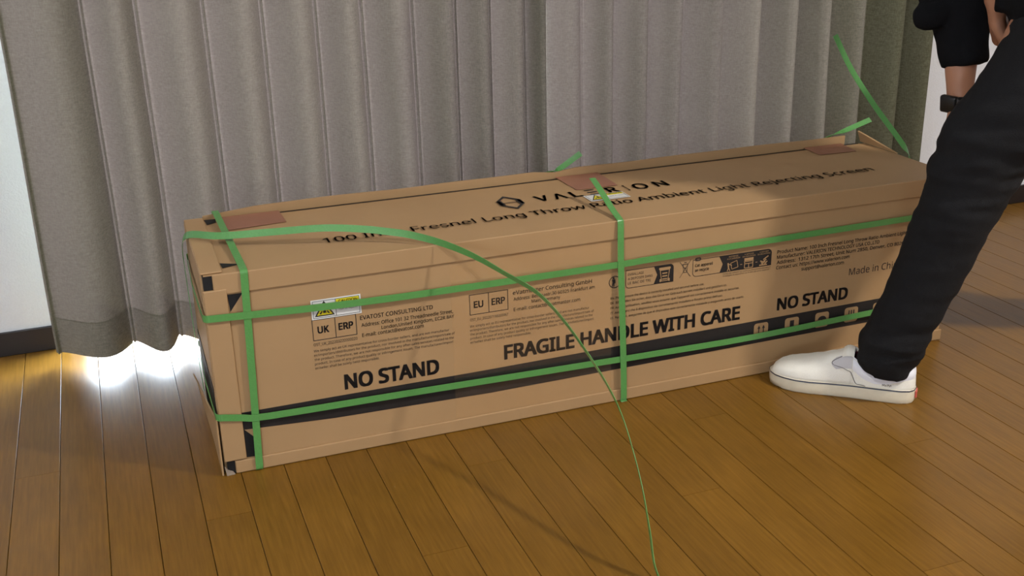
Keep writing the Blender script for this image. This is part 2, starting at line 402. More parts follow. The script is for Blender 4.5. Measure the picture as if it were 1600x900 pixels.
# end flap at the floor that leans out, black sheet paints the shaded gap behind it
bm = bmesh.new(); poly_prism(bm, [(-0.0085, -0.004, 0.001), (-0.0085, W_, 0.001), (-0.0235, W_ + .002, 0.056), (-0.0190, 0.20, 0.080), (-0.0080, -0.004, 0.112)], (1, 0, .1), 0.003); obj('leaning_flap', bm, CARD, crate)
bm = bmesh.new(); poly_prism(bm, [(-0.0034, 0.02, 0.003), (-0.0034, W_ - .02, 0.003), (-0.0042, W_ - .02, 0.16), (-0.0042, 0.02, 0.16)], (1, 0, 0), 0.0012); obj('gap_shade_board', bm, BLACK_PRINT_GAP, crate)
bm = bmesh.new(); poly_prism(bm, [(-0.0008, -0.0065, 0.0005), (0.014, -0.0055, 0.0005), (0.011, -0.0055, 0.006), (0.003, -0.006, 0.010), (-0.003, -0.006, 0.018)], (0, 1, 0), 0.006); obj('torn_corner', bm, CARD_EDGE, crate)
cbox('gap_shade_board', BLACK_PRINT_GAP, 0.04, L_ - .01, W_ - .017, W_ - .0015, H_ - .0044, H_ - .0035, bev=0)  # black strip paints the shade in the gap before the back flap
# back flap standing a little proud of the top
bm = bmesh.new(); prev = None
for k in range(61):
    u = k / 60; x = 0.034 + u * (1.512 - 0.034)
    h = 0.0145 + 0.003 * noise.noise(Vector((u * 9, 2.0, 0))) + 0.003 * u
    h -= 0.007 * math.exp(-((x - 0.772) / 0.03) ** 2)
    h *= min(1, 0.35 + u * 9)
    ring = [bm.verts.new(p) for p in ((x, W_ - .0002, H_ - .03), (x, W_ - .0015, H_ + h), (x, W_ + .0025, H_ + h), (x, W_ + .004, H_ - .03))]
    if prev:
        for q in range(4): bm.faces.new((prev[q], prev[(q + 1) % 4], ring[(q + 1) % 4], ring[q]))
    else: bm.faces.new(ring)
    prev = ring
bm.faces.new(prev[::-1]); obj('back_flap', bm, CARD, crate)
# raised corner flap on the far end
bm = bmesh.new(); poly_prism(bm, [(L_ - .002, 0.20, H_), (L_ - .002, W_ - .004, H_), (L_ - .012, W_ - .004, H_ + .026), (L_ - .008, W_ - .03, H_ + .020)], (1, 0, .2), 0.004); obj('raised_flap', bm, CARD, crate)

# --- print and stickers: thin layers on the box, built in its own coordinates
def to_front(x, z, lift=0.0005): return (x, -lift, z)
def flat(name, pts, m, parent, face='front', lift=0.0006, t=0.0003):
    bm = bmesh.new()
    if face == 'front': poly_prism(bm, [(x, -lift, z) for x, z in pts], (0, 1, 0), t)
    else: poly_prism(bm, [(x, y, H_ + lift) for x, y in pts], (0, 0, -1), t)
    return obj(name, bm, m, parent)
def rrect(x0, x1, z0, z1, r, corners=(1, 1, 1, 1), n=6):
    """corners: bl, br, tr, tl"""
    out = []
    for (cx, cz, a0, on) in ((x0 + r, z0 + r, 180, corners[0]), (x1 - r, z0 + r, 270, corners[1]), (x1 - r, z1 - r, 0, corners[2]), (x0 + r, z1 - r, 90, corners[3])):
        if on:
            for k in range(n + 1):
                a = math.radians(a0 + 90 * k / n); out.append((cx + r * math.cos(a), cz + r * math.sin(a)))
        else:
            a = math.radians(a0 + 45); out.append((cx + r * (1 if math.cos(a) > 0 else -1), cz + r * (1 if math.sin(a) > 0 else -1)))
    return out
def outline(name, pts, wd, m, parent, face='front', lift=0.0006):
    """closed line of width wd"""
    cx = sum(p[0] for p in pts) / len(pts); n = len(pts)
    P = [Vector(p) for p in pts]; inn = []
    area = sum(P[i].x * P[(i + 1) % n].y - P[(i + 1) % n].x * P[i].y for i in range(n))
    sg = 1 if area > 0 else -1
    for i in range(n):
        a, b, c = P[i - 1], P[i], P[(i + 1) % n]
        n1 = Vector((-(b - a).y, (b - a).x)).normalized(); n2 = Vector((-(c - b).y, (c - b).x)).normalized()
        mvec = (n1 + n2); mvec = mvec / max(0.35, mvec.dot(n1) if mvec.length > 0 else 1)
        inn.append(b + mvec * wd * sg)
    bm = bmesh.new()
    def v3(p): return (p[0], -lift, p[1]) if face == 'front' else (p[0], p[1], H_ + lift)
    A = [bm.verts.new(v3(p)) for p in P]; B = [bm.verts.new(v3(p)) for p in inn]
    for i in range(n): bm.faces.new((A[i], A[(i + 1) % n], B[(i + 1) % n], B[i]))
    return obj(name, bm, m, parent)
def stroke(bm, a, b, wd, lift=0.0006, face='front'):
    a, b = Vector(a), Vector(b); d = (b - a).normalized(); nrm = Vector((-d.y, d.x)) * wd / 2
    def v3(p): return (p[0], -lift, p[1]) if face == 'front' else (p[0], p[1], H_ + lift)
    bm.faces.new([bm.verts.new(v3(p)) for p in (a - nrm, b - nrm, b + nrm, a + nrm)])
FONT = None
try:
    import os
    FONT = bpy.data.fonts.load(os.path.join(bpy.utils.system_resource('DATAFILES'), 'fonts', 'NotoSansMath-Regular.woff2'))   # the font that ships with Blender itself
except Exception:
    FONT = None
def text_mesh(s, bold=0.0):
    c = bpy.data.curves.new('t', 'FONT'); c.body = s
    if FONT: c.font = FONT
    c.size = 1.0; c.offset = bold; c.resolution_u = 3; c.fill_mode = 'FRONT'
    o = bpy.data.objects.new('t', c)
    me = bpy.data.meshes.new_from_object(o)
    bpy.data.objects.remove(o); bpy.data.curves.remove(c); return me
CAP = None
def lettering(s, x0, x1, base, cap, m=INK, bold=0.0, face='front', lift=0.0007, slope=0.0, parent=None, name='lettering', flip=False):
    global CAP
    if CAP is None:
        t = text_mesh('H'); CAP = max(v.co.y for v in t.vertices); bpy.data.meshes.remove(t)
    me = text_mesh(s)
    if bold:
        bq = bmesh.new()
        for kx, ky in ((-1, -.7), (1, -.7), (1, .7), (-1, .7), (0, .7), (0, -.7), (-1, 0), (1, 0), (0, 0)):
            n0 = len(bq.verts); bq.from_mesh(me); bq.verts.ensure_lookup_table()
            for v in bq.verts[n0:]: v.co.x += bold * kx; v.co.y += bold * ky; v.co.z = .0
        bq.to_mesh(me); bq.free()
    xs = [v.co.x for v in me.vertices]; a, b = min(xs), max(xs)
    sx = (x1 - x0) / (b - a) if x1 is not None else cap / CAP
    for v in me.vertices:
        X = x0 + (v.co.x - a) * sx; Z = base + v.co.y / CAP * cap + slope * (X - x0)
        if flip: Z = base + cap - v.co.y / CAP * cap; X = x0 + x1 - X
        v.co = (X, -lift, Z) if face == 'front' else (X, Z, H_ + lift)
    me.name = name
    bmx = bmesh.new(); bmx.from_mesh(me)
    want = Vector((0, -1, 0)) if face == 'front' else Vector((0, 0, 1))
    for f in bmx.faces:
        f.normal_update()
        if f.normal.dot(want) < 0: f.normal_flip()
    bmx.to_mesh(me); bmx.free()
    return link(name, me, m, parent or crate)

# dark stripe along the front
flat('printed_stripe', [(0.037, 0.0825), (0.20, 0.0735), (0.5, 0.0675), (L_ - .004, 0.0745), (L_ - .004, 0.1255), (0.5, 0.1165), (0.037, 0.1160)], BAND, crate, lift=0.0004)
flat('printed_corner', [(0.037, 0.0275), (0.060, 0.0260), (0.060, 0.058), (0.050, 0.070), (0.041, 0.080), (0.037, 0.084)], BLACK_PRINT_GAP, crate, lift=0.0005)
flat('printed_corner', [(0.0375, 0.3385), (0.063, 0.3385), (0.0395, 0.3075)], BLACK_PRINT_GAP, crate, lift=0.0005)
flat('printed_corner', [(0.035, 0.053), (0.037, 0.026), (0.066, 0.036)], BLACK_PRINT_GAP, crate, 'top', 0.0005)
flat('printed_corner', [(0.035, 0.326), (0.056, 0.326), (0.056, 0.303), (0.038, 0.293)], BLACK_PRINT_GAP, crate, 'top', 0.0005)
# red tinted tape patches on the top
flat('red_tape_patch', [(0.073, 0.240), (0.182, 0.250), (0.180, 0.332), (0.062, 0.332)], REDTAPE, crate, 'top', 0.0008)
flat('red_tape_patch', [(0.775, 0.222), (0.868, 0.222), (0.872, 0.334), (0.772, 0.334)], REDTAPE, crate, 'top', 0.0008)
flat('red_tape_patch', [(1.392, 0.262), (1.487, 0.258), (1.500, 0.334), (1.395, 0.334)], REDTAPE, crate, 'top', 0.0008)
# clear tape wrapped round the middle
flat('clear_tape', [(0.43, 0.0265), (0.752, 0.0265), (0.752, 0.3405), (0.43, 0.3405)], TAPE, crate, lift=0.0011)

lettering('NO STAND', 0.223, 0.4015, 0.1275, 0.0275, bold=0.030)
lettering('FRAGILE HANDLE WITH CARE', 0.5295, 1.040, 0.1325, 0.0275, bold=0.030)
lettering('NO STAND', 1.127, 1.300, 0.1375, 0.0250, bold=0.030)

def boxed_pair(x0, x1, xm, z0, z1, a, b):
    outline('printed_frame', [(x0, z0), (x1, z0), (x1, z1), (x0, z1)], 0.0012, INK, crate)
    bm = bmesh.new(); stroke(bm, (xm, z0), (xm, z1), 0.0012); obj('printed_frame', bm, INK, crate)
    zc = (z0 + z1) / 2 - .0065
    lettering(a, x0 + (xm - x0) * .22, x0 + (xm - x0) * .72, zc, 0.0125, bold=0.026)
    lettering(b, xm + (x1 - xm) * .14, xm + (x1 - xm) * .84, zc + .0005, 0.0125, bold=0.026)
boxed_pair(0.1745, 0.2535, 0.2155, 0.2300, 0.2700, 'UK', 'ERP')
boxed_pair(0.4648, 0.5405, 0.5022, 0.2323, 0.2726, 'EU', 'ERP')
lettering('EVATOST CONSULTING LTD', 0.2605, 0.395, 0.2565, 0.0078, INK_FINE, bold=0.006)
lettering('Address: Office 101 32 Threadneedle Street,', 0.2620, 0.4330, 0.2430, 0.0068, INK_FINE, bold=0.004)
lettering('London,United Kingdom, EC2R 8AY', 0.2980, 0.4345, 0.2330, 0.0064, INK_FINE, bold=0.004)
lettering('E-mail: contact@evatost.com', 0.2620, 0.3760, 0.2235, 0.0068, INK_FINE, bold=0.004)
lettering('OST_UK_202203220000020', 0.1745, 0.2530, 0.2200, 0.0054, INK_FINE)
para = ['We simply act as %s representative for cross-border sellers, and are not manufactur',
        'er/importers/distributors for the product, nor involved in the manufacture/import/sale of',
        'the product. Therefore, we are not responsible for any after-sales services related to the',
        'product. In case of any product quality or infringement issues. The manufacturer/import',
        'er/seller shall be solely held responsible.']
for k, s in enumerate(para):
    lettering((s % 'UK') if k == 0 else s, 0.1735, (0.4240, 0.4345, 0.4325, 0.4310, 0.2905)[k], 0.2085 - k * 0.0083, 0.0047, INK_FINE)
    lettering((s % 'EU') if k == 0 else s, 0.4640, (0.7050, 0.7150, 0.7120, 0.7145, 0.5850)[k], 0.2080 - k * 0.0081, 0.0047, INK_FINE)
lettering('eVatmaster Consulting GmbH', 0.5500, 0.7105, 0.2600, 0.0078, INK_FINE, bold=0.006)
lettering('Address: Bettinastr.30 60325 Frankfurt am', 0.5510, 0.7165, 0.2480, 0.0066, INK_FINE, bold=0.003)
lettering('Main, Germany', 0.5870, 0.6450, 0.2385, 0.0064, INK_FINE, bold=0.003)
lettering('E-mail: contact@evatmaster.com', 0.5510, 0.6860, 0.2270, 0.0068, INK_FINE, bold=0.003)
lettering('OST_EU_202207190000067', 0.4650, 0.5400, 0.2205, 0.0052, INK_FINE)

# recycling marks
def circle(cx, cz, r, n=28): return [(cx + r * math.cos(2 * math.pi * k / n), cz + r * math.sin(2 * math.pi * k / n)) for k in range(n)]
outline('printed_symbol', circle(0.7585, 0.2545, 0.0125), 0.0016, INK, crate)
flat('printed_symbol', circle(0.7560, 0.2625, 0.0022, 12), INK, crate)
flat('printed_symbol', [(0.7525, 0.2600), (0.7595, 0.2600), (0.7600, 0.2520), (0.7580, 0.2520), (0.7575, 0.2450), (0.7555, 0.2450), (0.7553, 0.2515), (0.7535, 0.2450), (0.7520, 0.2460), (0.7540, 0.2540)], INK, crate)
flat('printed_symbol', [(0.7660, 0.2560), (0.7760, 0.2590), (0.7760, 0.2540), (0.7745, 0.2470), (0.7690, 0.2470)], INK, crate)
outline('printed_frame', rrect(0.7815, 0.8850, 0.2370, 0.2745, 0.008, (1, 0, 1, 0)), 0.0010, INK, crate)
flat('printed_panel', [(0.8420, 0.2372)] + [(0.8850, 0.2372)] + [p for p in rrect(0.8420, 0.8850, 0.2372, 0.2745, 0.008, (0, 0, 1, 0))][2:9] + [(0.8420, 0.2745), (0.8495, 0.2560)], BAND, crate)
for k, s in enumerate(('EMBALLAGE', 'A DEPOSER DANS', 'LE BAC DE TRI')):
    lettering(s, 0.7865, (0.8200, 0.8395, 0.8355)[k], 0.2630 - k * 0.0090, 0.0050, INK_FINE)
outline('printed_symbol', [(0.8580, 0.2410), (0.8730, 0.2410), (0.8765, 0.2650), (0.8545, 0.2650)], 0.0015, CARD, crate, lift=0.0012)
flat('printed_symbol', rrect(0.8530, 0.8780, 0.2650, 0.2695, 0.0015), CARD, crate, lift=0.0012)
bm = bmesh.new()
for k in range(3): stroke(bm, (0.8600, 0.2455 + k * .006), (0.8710, 0.2455 + k * .006), 0.0026, 0.0012)
stroke(bm, (0.8560, 0.2400), (0.8560, 0.2460), 0.003, 0.0012); stroke(bm, (0.8750, 0.2400), (0.8750, 0.2460), 0.003, 0.0012)
obj('printed_symbol', bm, CARD, crate)
bm = bmesh.new()
stroke(bm, (0.8985, 0.2420), (0.9225, 0.2770), 0.0009); stroke(bm, (0.8985, 0.2750), (0.9225, 0.2420), 0.0009)
stroke(bm, (0.9040, 0.2690), (0.9175, 0.2690), 0.0014); stroke(bm, (0.9055, 0.2690), (0.9075, 0.2520), 0.0009); stroke(bm, (0.9160, 0.2690), (0.9140, 0.2520), 0.0009)
stroke(bm, (0.9075, 0.2520), (0.9140, 0.2520), 0.0009); stroke(bm, (0.9080, 0.2725), (0.9135, 0.2725), 0.0014); stroke(bm, (0.9085, 0.2610), (0.9130, 0.2610), 0.0020)
obj('printed_symbol', bm, INK, crate)
outline('printed_frame', rrect(0.9270, 1.1065, 0.2395, 0.2750, 0.009, (1, 0, 1, 0)), 0.0010, INK, crate)
flat('printed_panel', [(0.9880, 0.2397), (1.1065, 0.2397)] + rrect(0.9880, 1.1065, 0.2397, 0.2750, 0.009, (0, 0, 1, 0))[2:9] + [(0.9860, 0.2750), (0.9945, 0.2575)], BAND, crate)
flat('printed_symbol', rrect(0.9320, 0.9450, 0.2720, 0.2790, 0.0033), INK, crate, lift=0.0009)
lettering('FR', 0.9355, 0.9415, 0.2738, 0.0034, CARD, lift=0.0014)
lettering('Cet appareil', 0.9325, 0.9715, 0.2600, 0.0058, INK, bold=0.012)
lettering('se recycle', 0.9325, 0.9635, 0.2500, 0.0058, INK, bold=0.012)
for k, (a, b) in enumerate((('REPRISE', 'A LA LIVRAISON'), ('A DEPOSER', 'EN MAGASIN'), ('A DEPOSER', 'EN DECHETERIE'))):
    cx = (1.0180, 1.0535, 1.0880)[k]
    lettering(a, cx - .0105, cx + .0105, 0.2695, 0.0030, CARD, lift=0.0014); lettering(b, cx - .0145, cx + .0145, 0.2650, 0.0030, CARD, lift=0.0014)
bm = bmesh.new()                                       # carrier with a carton, shop, handled waste
stroke(bm, (1.0060, 0.2580), (1.0075, 0.2480), .0030, .0014); stroke(bm, (1.0075, 0.2480), (1.0050, 0.2410), .0018, .0014); stroke(bm, (1.0075, 0.2480), (1.0110, 0.2410), .0018, .0014); stroke(bm, (1.0065, 0.2560), (1.0150, 0.2520), .0016, .0014)
for a, b in (((1.0150, .2440), (1.0290, .2470)), ((1.0290, .2470), (1.0260, .2610)), ((1.0260, .2610), (1.0120, .2570)), ((1.0120, .2570), (1.0150, .2440))): stroke(bm, a, b, .0013, .0014)
for a, b in (((1.0440, .2420), (1.0630, .2420)), ((1.0630, .2420), (1.0630, .2560)), ((1.0440, .2420), (1.0440, .2560)), ((1.0425, .2555), (1.0645, .2555)), ((1.0535, .2420), (1.0535, .2520)), ((1.0440, .2510), (1.0630, .2510))): stroke(bm, a, b, .0015, .0014)
stroke(bm, (1.0430, .2600), (1.0640, .2600), .0060, .0014)
for a, b in (((1.0780, .2430), (1.0960, .2430)), ((1.0820, .2470), (1.0940, .2540)), ((1.0800, .2520), (1.0900, .2480)), ((1.0870, .2540), (1.0985, .2610)), ((1.0840, .2450), (1.0920, .2500)), ((1.0900, .2440), (1.0965, .2500))): stroke(bm, a, b, .0026, .0014)
stroke(bm, (1.0340, .2510), (1.0385, .2510), .0012, .0014); stroke(bm, (1.0690, .2510), (1.0735, .2510), .0012, .0014)
obj('printed_symbol', bm, CARD, crate)
lettering('Points de collecte sur www.quefairedemesdechets.fr', 0.9960, 1.1060, 0.2345, 0.0030, INK_FINE)
lettering('Privilegiez la reparation ou le don de votre appareil !', 0.9960, 1.1050, 0.2300, 0.0030, INK_FINE)
for k, (s, x1) in enumerate((('EN  Please ensure the device is correctly installed and secured before use.', 0.9540),
        ('DE  Bitte stellen Sie sicher, dass das Gerat vor Gebrauch korrekt installiert und gesichert ist.', 1.0060),
        ("FR  Avant l'utilisation, veuillez vous assurer que l'appareil est correctement installe et securise.", 1.0350),
        ("IT  Assicurarsi che il dispositivo sia correttamente installato e fissato prima dell'uso.", 0.9980),
        ('ES  Por favor, asegurese de que el dispositivo este correctamente instalado y asegurado antes de usarlo.', 1.0470))):
    lettering(s, 0.7500, x1, 0.2200 - k * 0.0105 - 0.0007 * (k == 0), 0.0046, INK_FINE, bold=0.004)
for k, (s, a, b) in enumerate((('Product Name: 100 Inch Fresnel Long Throw Ratio Ambient Light Rejecting Screen', 1.1195, 1.5200), ('Manufacturer: VALERION TECHNOLOGY USA CO.,LTD', 1.1195, 1.3680),
        ('Address:  1312 17th Street, Unit Num 2850, Denver, CO 80202, USA', 1.1195, 1.4650), ('Contact us: https://www.valerion.com', 1.1190, 1.2960), ('support@valerion.com', 1.1800, 1.2830))):
    lettering(s, a, b, 0.2615 - k * 0.0112, 0.0072, INK_FINE, bold=0.010)
lettering('Made in China', 1.2985, 1.4320, 0.1890, 0.0150, INK_FINE)

# handling icons in the stripe
for k, cx in enumerate((1.0920, 1.1660, 1.2400, 1.3130, 1.3850)):
    z0, z1 = 0.0815, 0.1150
    flat('handling_icon', rrect(cx - .0168, cx + .0168, z0, z1, 0.006), CARD, crate, lift=0.0008)
    bm = bmesh.new(); lf = .0013
    def tri(*p): bm.faces.new([bm.verts.new((a, -lf, b)) for a, b in p])
    if k == 0:
        for s in (-.0055, .0055):
            stroke(bm, (cx + s, .0885), (cx + s, .1040), .0022, lf); tri((cx + s - .0035, .1030), (cx + s + .0035, .1030), (cx + s, .1105))
        stroke(bm, (cx - .011, .0860), (cx + .011, .0860), .0018, lf)
    elif k == 1: tri((cx - .005, .0880), (cx + .005, .0880), (cx + .005, .1090), (cx - .005, .1090))
    elif k == 2:
        tri(*([(cx + .0105 * math.cos(math.pi * q / 10), .0985 + .0085 * math.sin(math.pi * q / 10)) for q in range(11)])); stroke(bm, (cx, .0985), (cx, .0865), .0016, lf)
    elif k == 3:
        for s in (-.006, 0, .006): stroke(bm, (cx + s, .0960), (cx + s, .1090), .0028, lf)
        stroke(bm, (cx - .008, .0950), (cx + .008, .0950), .0050, lf)
    else:
        stroke(bm, (cx - .009, .0870), (cx + .009, .1090), .0022, lf); stroke(bm, (cx - .009, .1090), (cx + .009, .0870), .0022, lf)
    obj('printed_symbol', bm, INK, crate)

# caution stickers
def sticker(x0, x1, z0, z1, face):
    s = flat('caution_sticker', [(x0, z0), (x1, z0), (x1, z1), (x0, z1)], STICKER, crate, face, 0.0014, 0.0004)
    s['label'] = 'white sticker with yellow warning triangle'
    w_, h_ = x1 - x0, z1 - z0; mx = x0 + w_ * .49; l2 = 0.0018
    outline('printed_frame', [(x0 + .03 * w_, z0 + .06 * h_), (x1 - .03 * w_, z0 + .06 * h_), (x1 - .03 * w_, z1 - .06 * h_), (x0 + .03 * w_, z1 - .06 * h_)], .0009, INK, s, face, l2)
    bm = bmesh.new(); stroke(bm, (mx, z0 + .06 * h_), (mx, z1 - .06 * h_), .0009, l2, face); obj('printed_frame', bm, INK, s)
    flat('yellow_print', [(mx + .01 * w_, z0 + .66 * h_), (x1 - .04 * w_, z0 + .66 * h_), (x1 - .04 * w_, z1 - .09 * h_), (mx + .01 * w_, z1 - .09 * h_)], YELLOW, s, face, l2)
    c = x0 + .26 * w_
    flat('printed_symbol', [(c - .20 * w_, z0 + .14 * h_), (c + .20 * w_, z0 + .14 * h_), (c, z0 + .92 * h_)], INK, s, face, l2)
    flat('yellow_print', [(c - .155 * w_, z0 + .205 * h_), (c + .155 * w_, z0 + .205 * h_), (c, z0 + .80 * h_)], YELLOW, s, face, l2 + .0004)
    bm = bmesh.new()
    stroke(bm, (c - .09 * w_, z0 + .26 * h_), (c - .05 * w_, z0 + .40 * h_), .0022, l2 + .0008, face); stroke(bm, (c + .09 * w_, z0 + .26 * h_), (c + .05 * w_, z0 + .40 * h_), .0022, l2 + .0008, face)
    stroke(bm, (c - .03 * w_, z0 + .36 * h_), (c + .03 * w_, z0 + .36 * h_), .0042, l2 + .0008, face); stroke(bm, (c, z0 + .42 * h_), (c, z0 + .62 * h_), .0020, l2 + .0008, face)
    obj('printed_symbol', bm, INK, s)
    lettering('CAUTION', mx + .06 * w_, x1 - .07 * w_, z0 + .715 * h_, .15 * h_, INK, 0.01, face, l2 + .0006, parent=s)
    lettering('Team lift required', mx + .05 * w_, x1 - .08 * w_, z0 + .34 * h_, .10 * h_, INK_FINE, 0, face, l2 + .0006, parent=s)
sticker(0.1755, 0.2640, 0.2700, 0.3065, 'front')
sticker(0.7680, 0.8540, 0.1310, 0.1735, 'top')

# brand mark and product line on the top
hx = [(0.6185, 0.2400), (0.6425, 0.2090), (0.6425, 0.1760), (0.6185, 0.1450), (0.5945, 0.1760), (0.5945, 0.2090)]
outline('printed_symbol', hx, 0.0060, INK, crate, 'top', 0.0012)
bm = bmesh.new(); stroke(bm, (0.5985, 0.2080), (0.5985, 0.1770), 0.0110, 0.0012, 'top'); stroke(bm, (0.6385, 0.2080), (0.6385, 0.1770), 0.0110, 0.0012, 'top'); stroke(bm, (0.5985, 0.1925), (0.6385, 0.1925), 0.0030, 0.0012, 'top'); obj('printed_symbol', bm, INK, crate)
px_ = [0.6730, 0.7105, 0.7500, 0.7860, 0.8300, 0.8715, 0.8900, 0.9390]
for k, ch in enumerate('VALERION'):
    a, wd = px_[k], (0.028, 0.028, 0.022, 0.022, 0.024, 0.005, 0.032, 0.028)[k]
    if k == 1: lettering('V', a, a + wd, 0.1760, 0.0370, INK, 0.012, 'top', 0.0012, flip=True)
    elif k == 3:
        bm = bmesh.new()
        for q in range(3): stroke(bm, (a, 0.1785 + q * .016), (a + wd, 0.1785 + q * .016), .0052, 0.0012, 'top')
        obj('lettering', bm, INK, crate)
    else: lettering(ch, a, a + wd, 0.1760, 0.0370, INK, 0.012, 'top', 0.0012)
lettering('100 Inch Fresnel Long Throw Ratio Ambient Light Rejecting Screen', 0.2240, 1.4180, 0.0880, 0.0275, INK, 0.004, 'top', 0.0012, slope=0.0090)

# ------------------------------------------------------------------ straps
SW, ST = 0.0128, 0.0009
Mbox = Matrix.Rotation(TH, 4, 'Z')
def strap_thing(name, label, path, wd, base, closed=False, group=None):
    P = [Mbox @ Vector(p) for p in path]
    b = Mbox @ Vector(base)
    W = [Mbox.to_3x3() @ Vector(q) for q in wd] if isinstance(wd, list) else Mbox.to_3x3() @ Vector(wd)
    o = ribbon(name, [p - b for p in P], W, SW, ST, STRAP, None, closed)
    o.location = b
    return tag(o, label, 'strap', group)
def arc_corner(c, r, a0, a1, n=5): return [(c[0] + r * math.cos(math.radians(a0 + (a1 - a0) * k / n)), c[1] + r * math.sin(math.radians(a0 + (a1 - a0) * k / n))) for k in range(n + 1)]
def girth(xf_top, xf_bot, xb):
    """closed loop round the box: bottom, front, top, back as (y, z); x interpolated"""
    e = 0.006; yz = []
    yz += arc_corner((0.0, 0.0075), 0.0075, 270, 180)
    yz = [(y - .0012, z) for y, z in yz]
    yz += [(-0.0073, 0.10), (-0.0078, 0.20), (-0.0074, 0.30)]
    yz += [(y - .0012, z) for y, z in arc_corner((0.0, H_ - .0035), 0.006, 180, 90)]
    yz += [(0.05, H_ + .0052), (0.15, H_ + .0075), (0.25, H_ + .0098), (0.325, H_ + .0118)]
    yz += [(W_ + .0055 + .001, H_ + .0112), (W_ + .0075, H_ + .006), (W_ + .0062, 0.2), (W_ + .0052, 0.02), (W_ + .001, 0.0012)]
    return yz
def girth_x(y, z, xt, xb_, xback):
    if y < 0: return xb_ + (xt - xb_) * (z / H_)
    if z > H_: return xt + (xback - xt) * (y / W_)
    return xback + (xb_ - xback) * ((H_ - z) / H_ if y > W_ else 1)
loop = [(girth_x(y, max(z, 0), 0.0685, 0.0565, 0.0590), y, max(z, 0.0009)) for y, z in girth(0, 0, 0)]
strap_thing('packing_strap', 'green plastic strap wound upright round the left end of the cardboard box', loop, (1, 0, 0), (0.06, 0, 0), True)
# straps running lengthwise round the box
def belt(prof, yo):
    """closed strap round the four sides; prof gives (x, height) along the front"""
    o_ = yo; pts = []; z0, z1 = prof[0][1], prof[-1][1]
    for x, y in arc_corner((0.004, 0.0), 0.0105 + (o_ - .0085), 180, 270): pts.append((x, y, z0))
    for q in catmull([(x, -o_, z) for x, z in prof[1:]], 3): pts.append(tuple(q))
    for x, y in arc_corner((L_ - .003, 0.0), 0.008, 270, 360): pts.append((x, y, z1))
    pts += [(L_ + .006, W_ * .5, z1)]
    for x, y in arc_corner((L_ - .003, W_ + .001), 0.008, 0, 90): pts.append((x, y, z1))
    pts += [(1.1, W_ + .0075, z1), (0.5, W_ + .0075, z0)]
    for x, y in arc_corner((0.003, W_ + .001), 0.008, 90, 180): pts.append((x, y, z0))
    pts += [(-0.0095, W_ * .5, z0)]
    return pts
strap_thing('packing_strap', 'green plastic strap running lengthwise round the box above the small print', belt([(0, .3037), (.06, .3005), (.213, .2945), (.387, .2920), (.757, .2920), (.862, .2940), (1.43, .2990), (1.53, .2990)], .0092), (0, 0, 1), (0, 0, 0.3), True)
strap_thing('packing_strap', 'green plastic strap running lengthwise round the box along the dark stripe', belt([(0, .1180), (.035, .1110), (.083, .1050), (.34, .1013), (.60, .0965), (.868, .0920), (1.075, .0905), (1.36, .0985), (1.53, .1000)], .0092), (0, 0, 1), (0, 0, 0.1), True)
# middle strap, cut: free end over the top, round front and bottom, tail behind
mid = [(0.7750, 0.144, 0.4230), (0.7735, 0.115, 0.4150), (0.7715, 0.075, 0.4015), (0.7690, 0.035, 0.3885), (0.7670, 0.008, 0.3825), (0.7660, -0.004, 0.3795), (0.7655, -0.0090, 0.3710), (0.7660, -0.0108, 0.30),
       (0.7700, -0.0108, 0.20), (0.7740, -0.0108, 0.10), (0.7765, -0.0100, 0.015), (0.7768, -0.006, 0.0030), (0.7768, 0.002, 0.0010), (0.776, 0.17, 0.0009), (0.775, 0.334, 0.0010), (0.775, W_ + .004, 0.004), (0.772, W_ + .0085, 0.03),
       (0.765, W_ + .0090, 0.20), (0.755, W_ + .0095, 0.34), (0.7560, W_ + .0110, 0.3790), (0.7720, W_ + .0125, 0.3855), (0.7951, W_ + .013, 0.3945), (0.8403, W_ + .014, 0.4205)]
mw = [(1, 0, 0)] * 18 + [(1, 0, .1), (.8, 0, -.5), (.3, .6, -.6), (-.3, .7, .6), (-.3, .6, .8)]
def densify(path, wd, n=5):
    P = catmull(path, n); Wd = []
    for i in range(len(path) - 1):
        for k in range(n): Wd.append(tuple(Vector(wd[i]).lerp(Vector(wd[i + 1]), k / n)))
    Wd.append(wd[-1]); return P, Wd
P, Wd = densify(mid, mw, 4)
strap_thing('packing_strap', 'cut green strap across the middle of the box with both loose ends lifted', P, Wd, (0.77, 0, 0))
# long loose strap from the left end, arching over the top and down to the floor in front
lo = [(-0.0100, 0.240, 0.060), (-0.0120, 0.275, 0.150), (-0.0125, 0.300, 0.240), (-0.0135, 0.292, 0.300), (-0.0135, 0.270, 0.347), (-0.0090, 0.235, 0.3770), (0.0060, 0.200, 0.3910), (0.051, 0.154, 0.3960), (0.141, 0.119, 0.4020), (0.225, 0.085, 0.4080), (0.290, 0.066, 0.4030), (0.3265, 0.050, 0.3990), (0.3668, 0.026, 0.3940),
      (0.4129, -0.016, 0.3850), (0.4555, -0.066, 0.3705), (0.4942, -0.122, 0.3502), (0.5311, -0.178, 0.3289), (0.5540, -0.235, 0.2976), (0.5683, -0.295, 0.2639), (0.5777, -0.350, 0.2322), (0.5803, -0.400, 0.2038), (0.5780, -0.445, 0.1703), (0.5714, -0.500, 0.1229), (0.5655, -0.540, 0.0695), (0.5628, -0.572, 0.0170), (0.567, -0.64, 0.0075), (0.60, -0.78, 0.0070), (0.66, -0.92, 0.0068)]
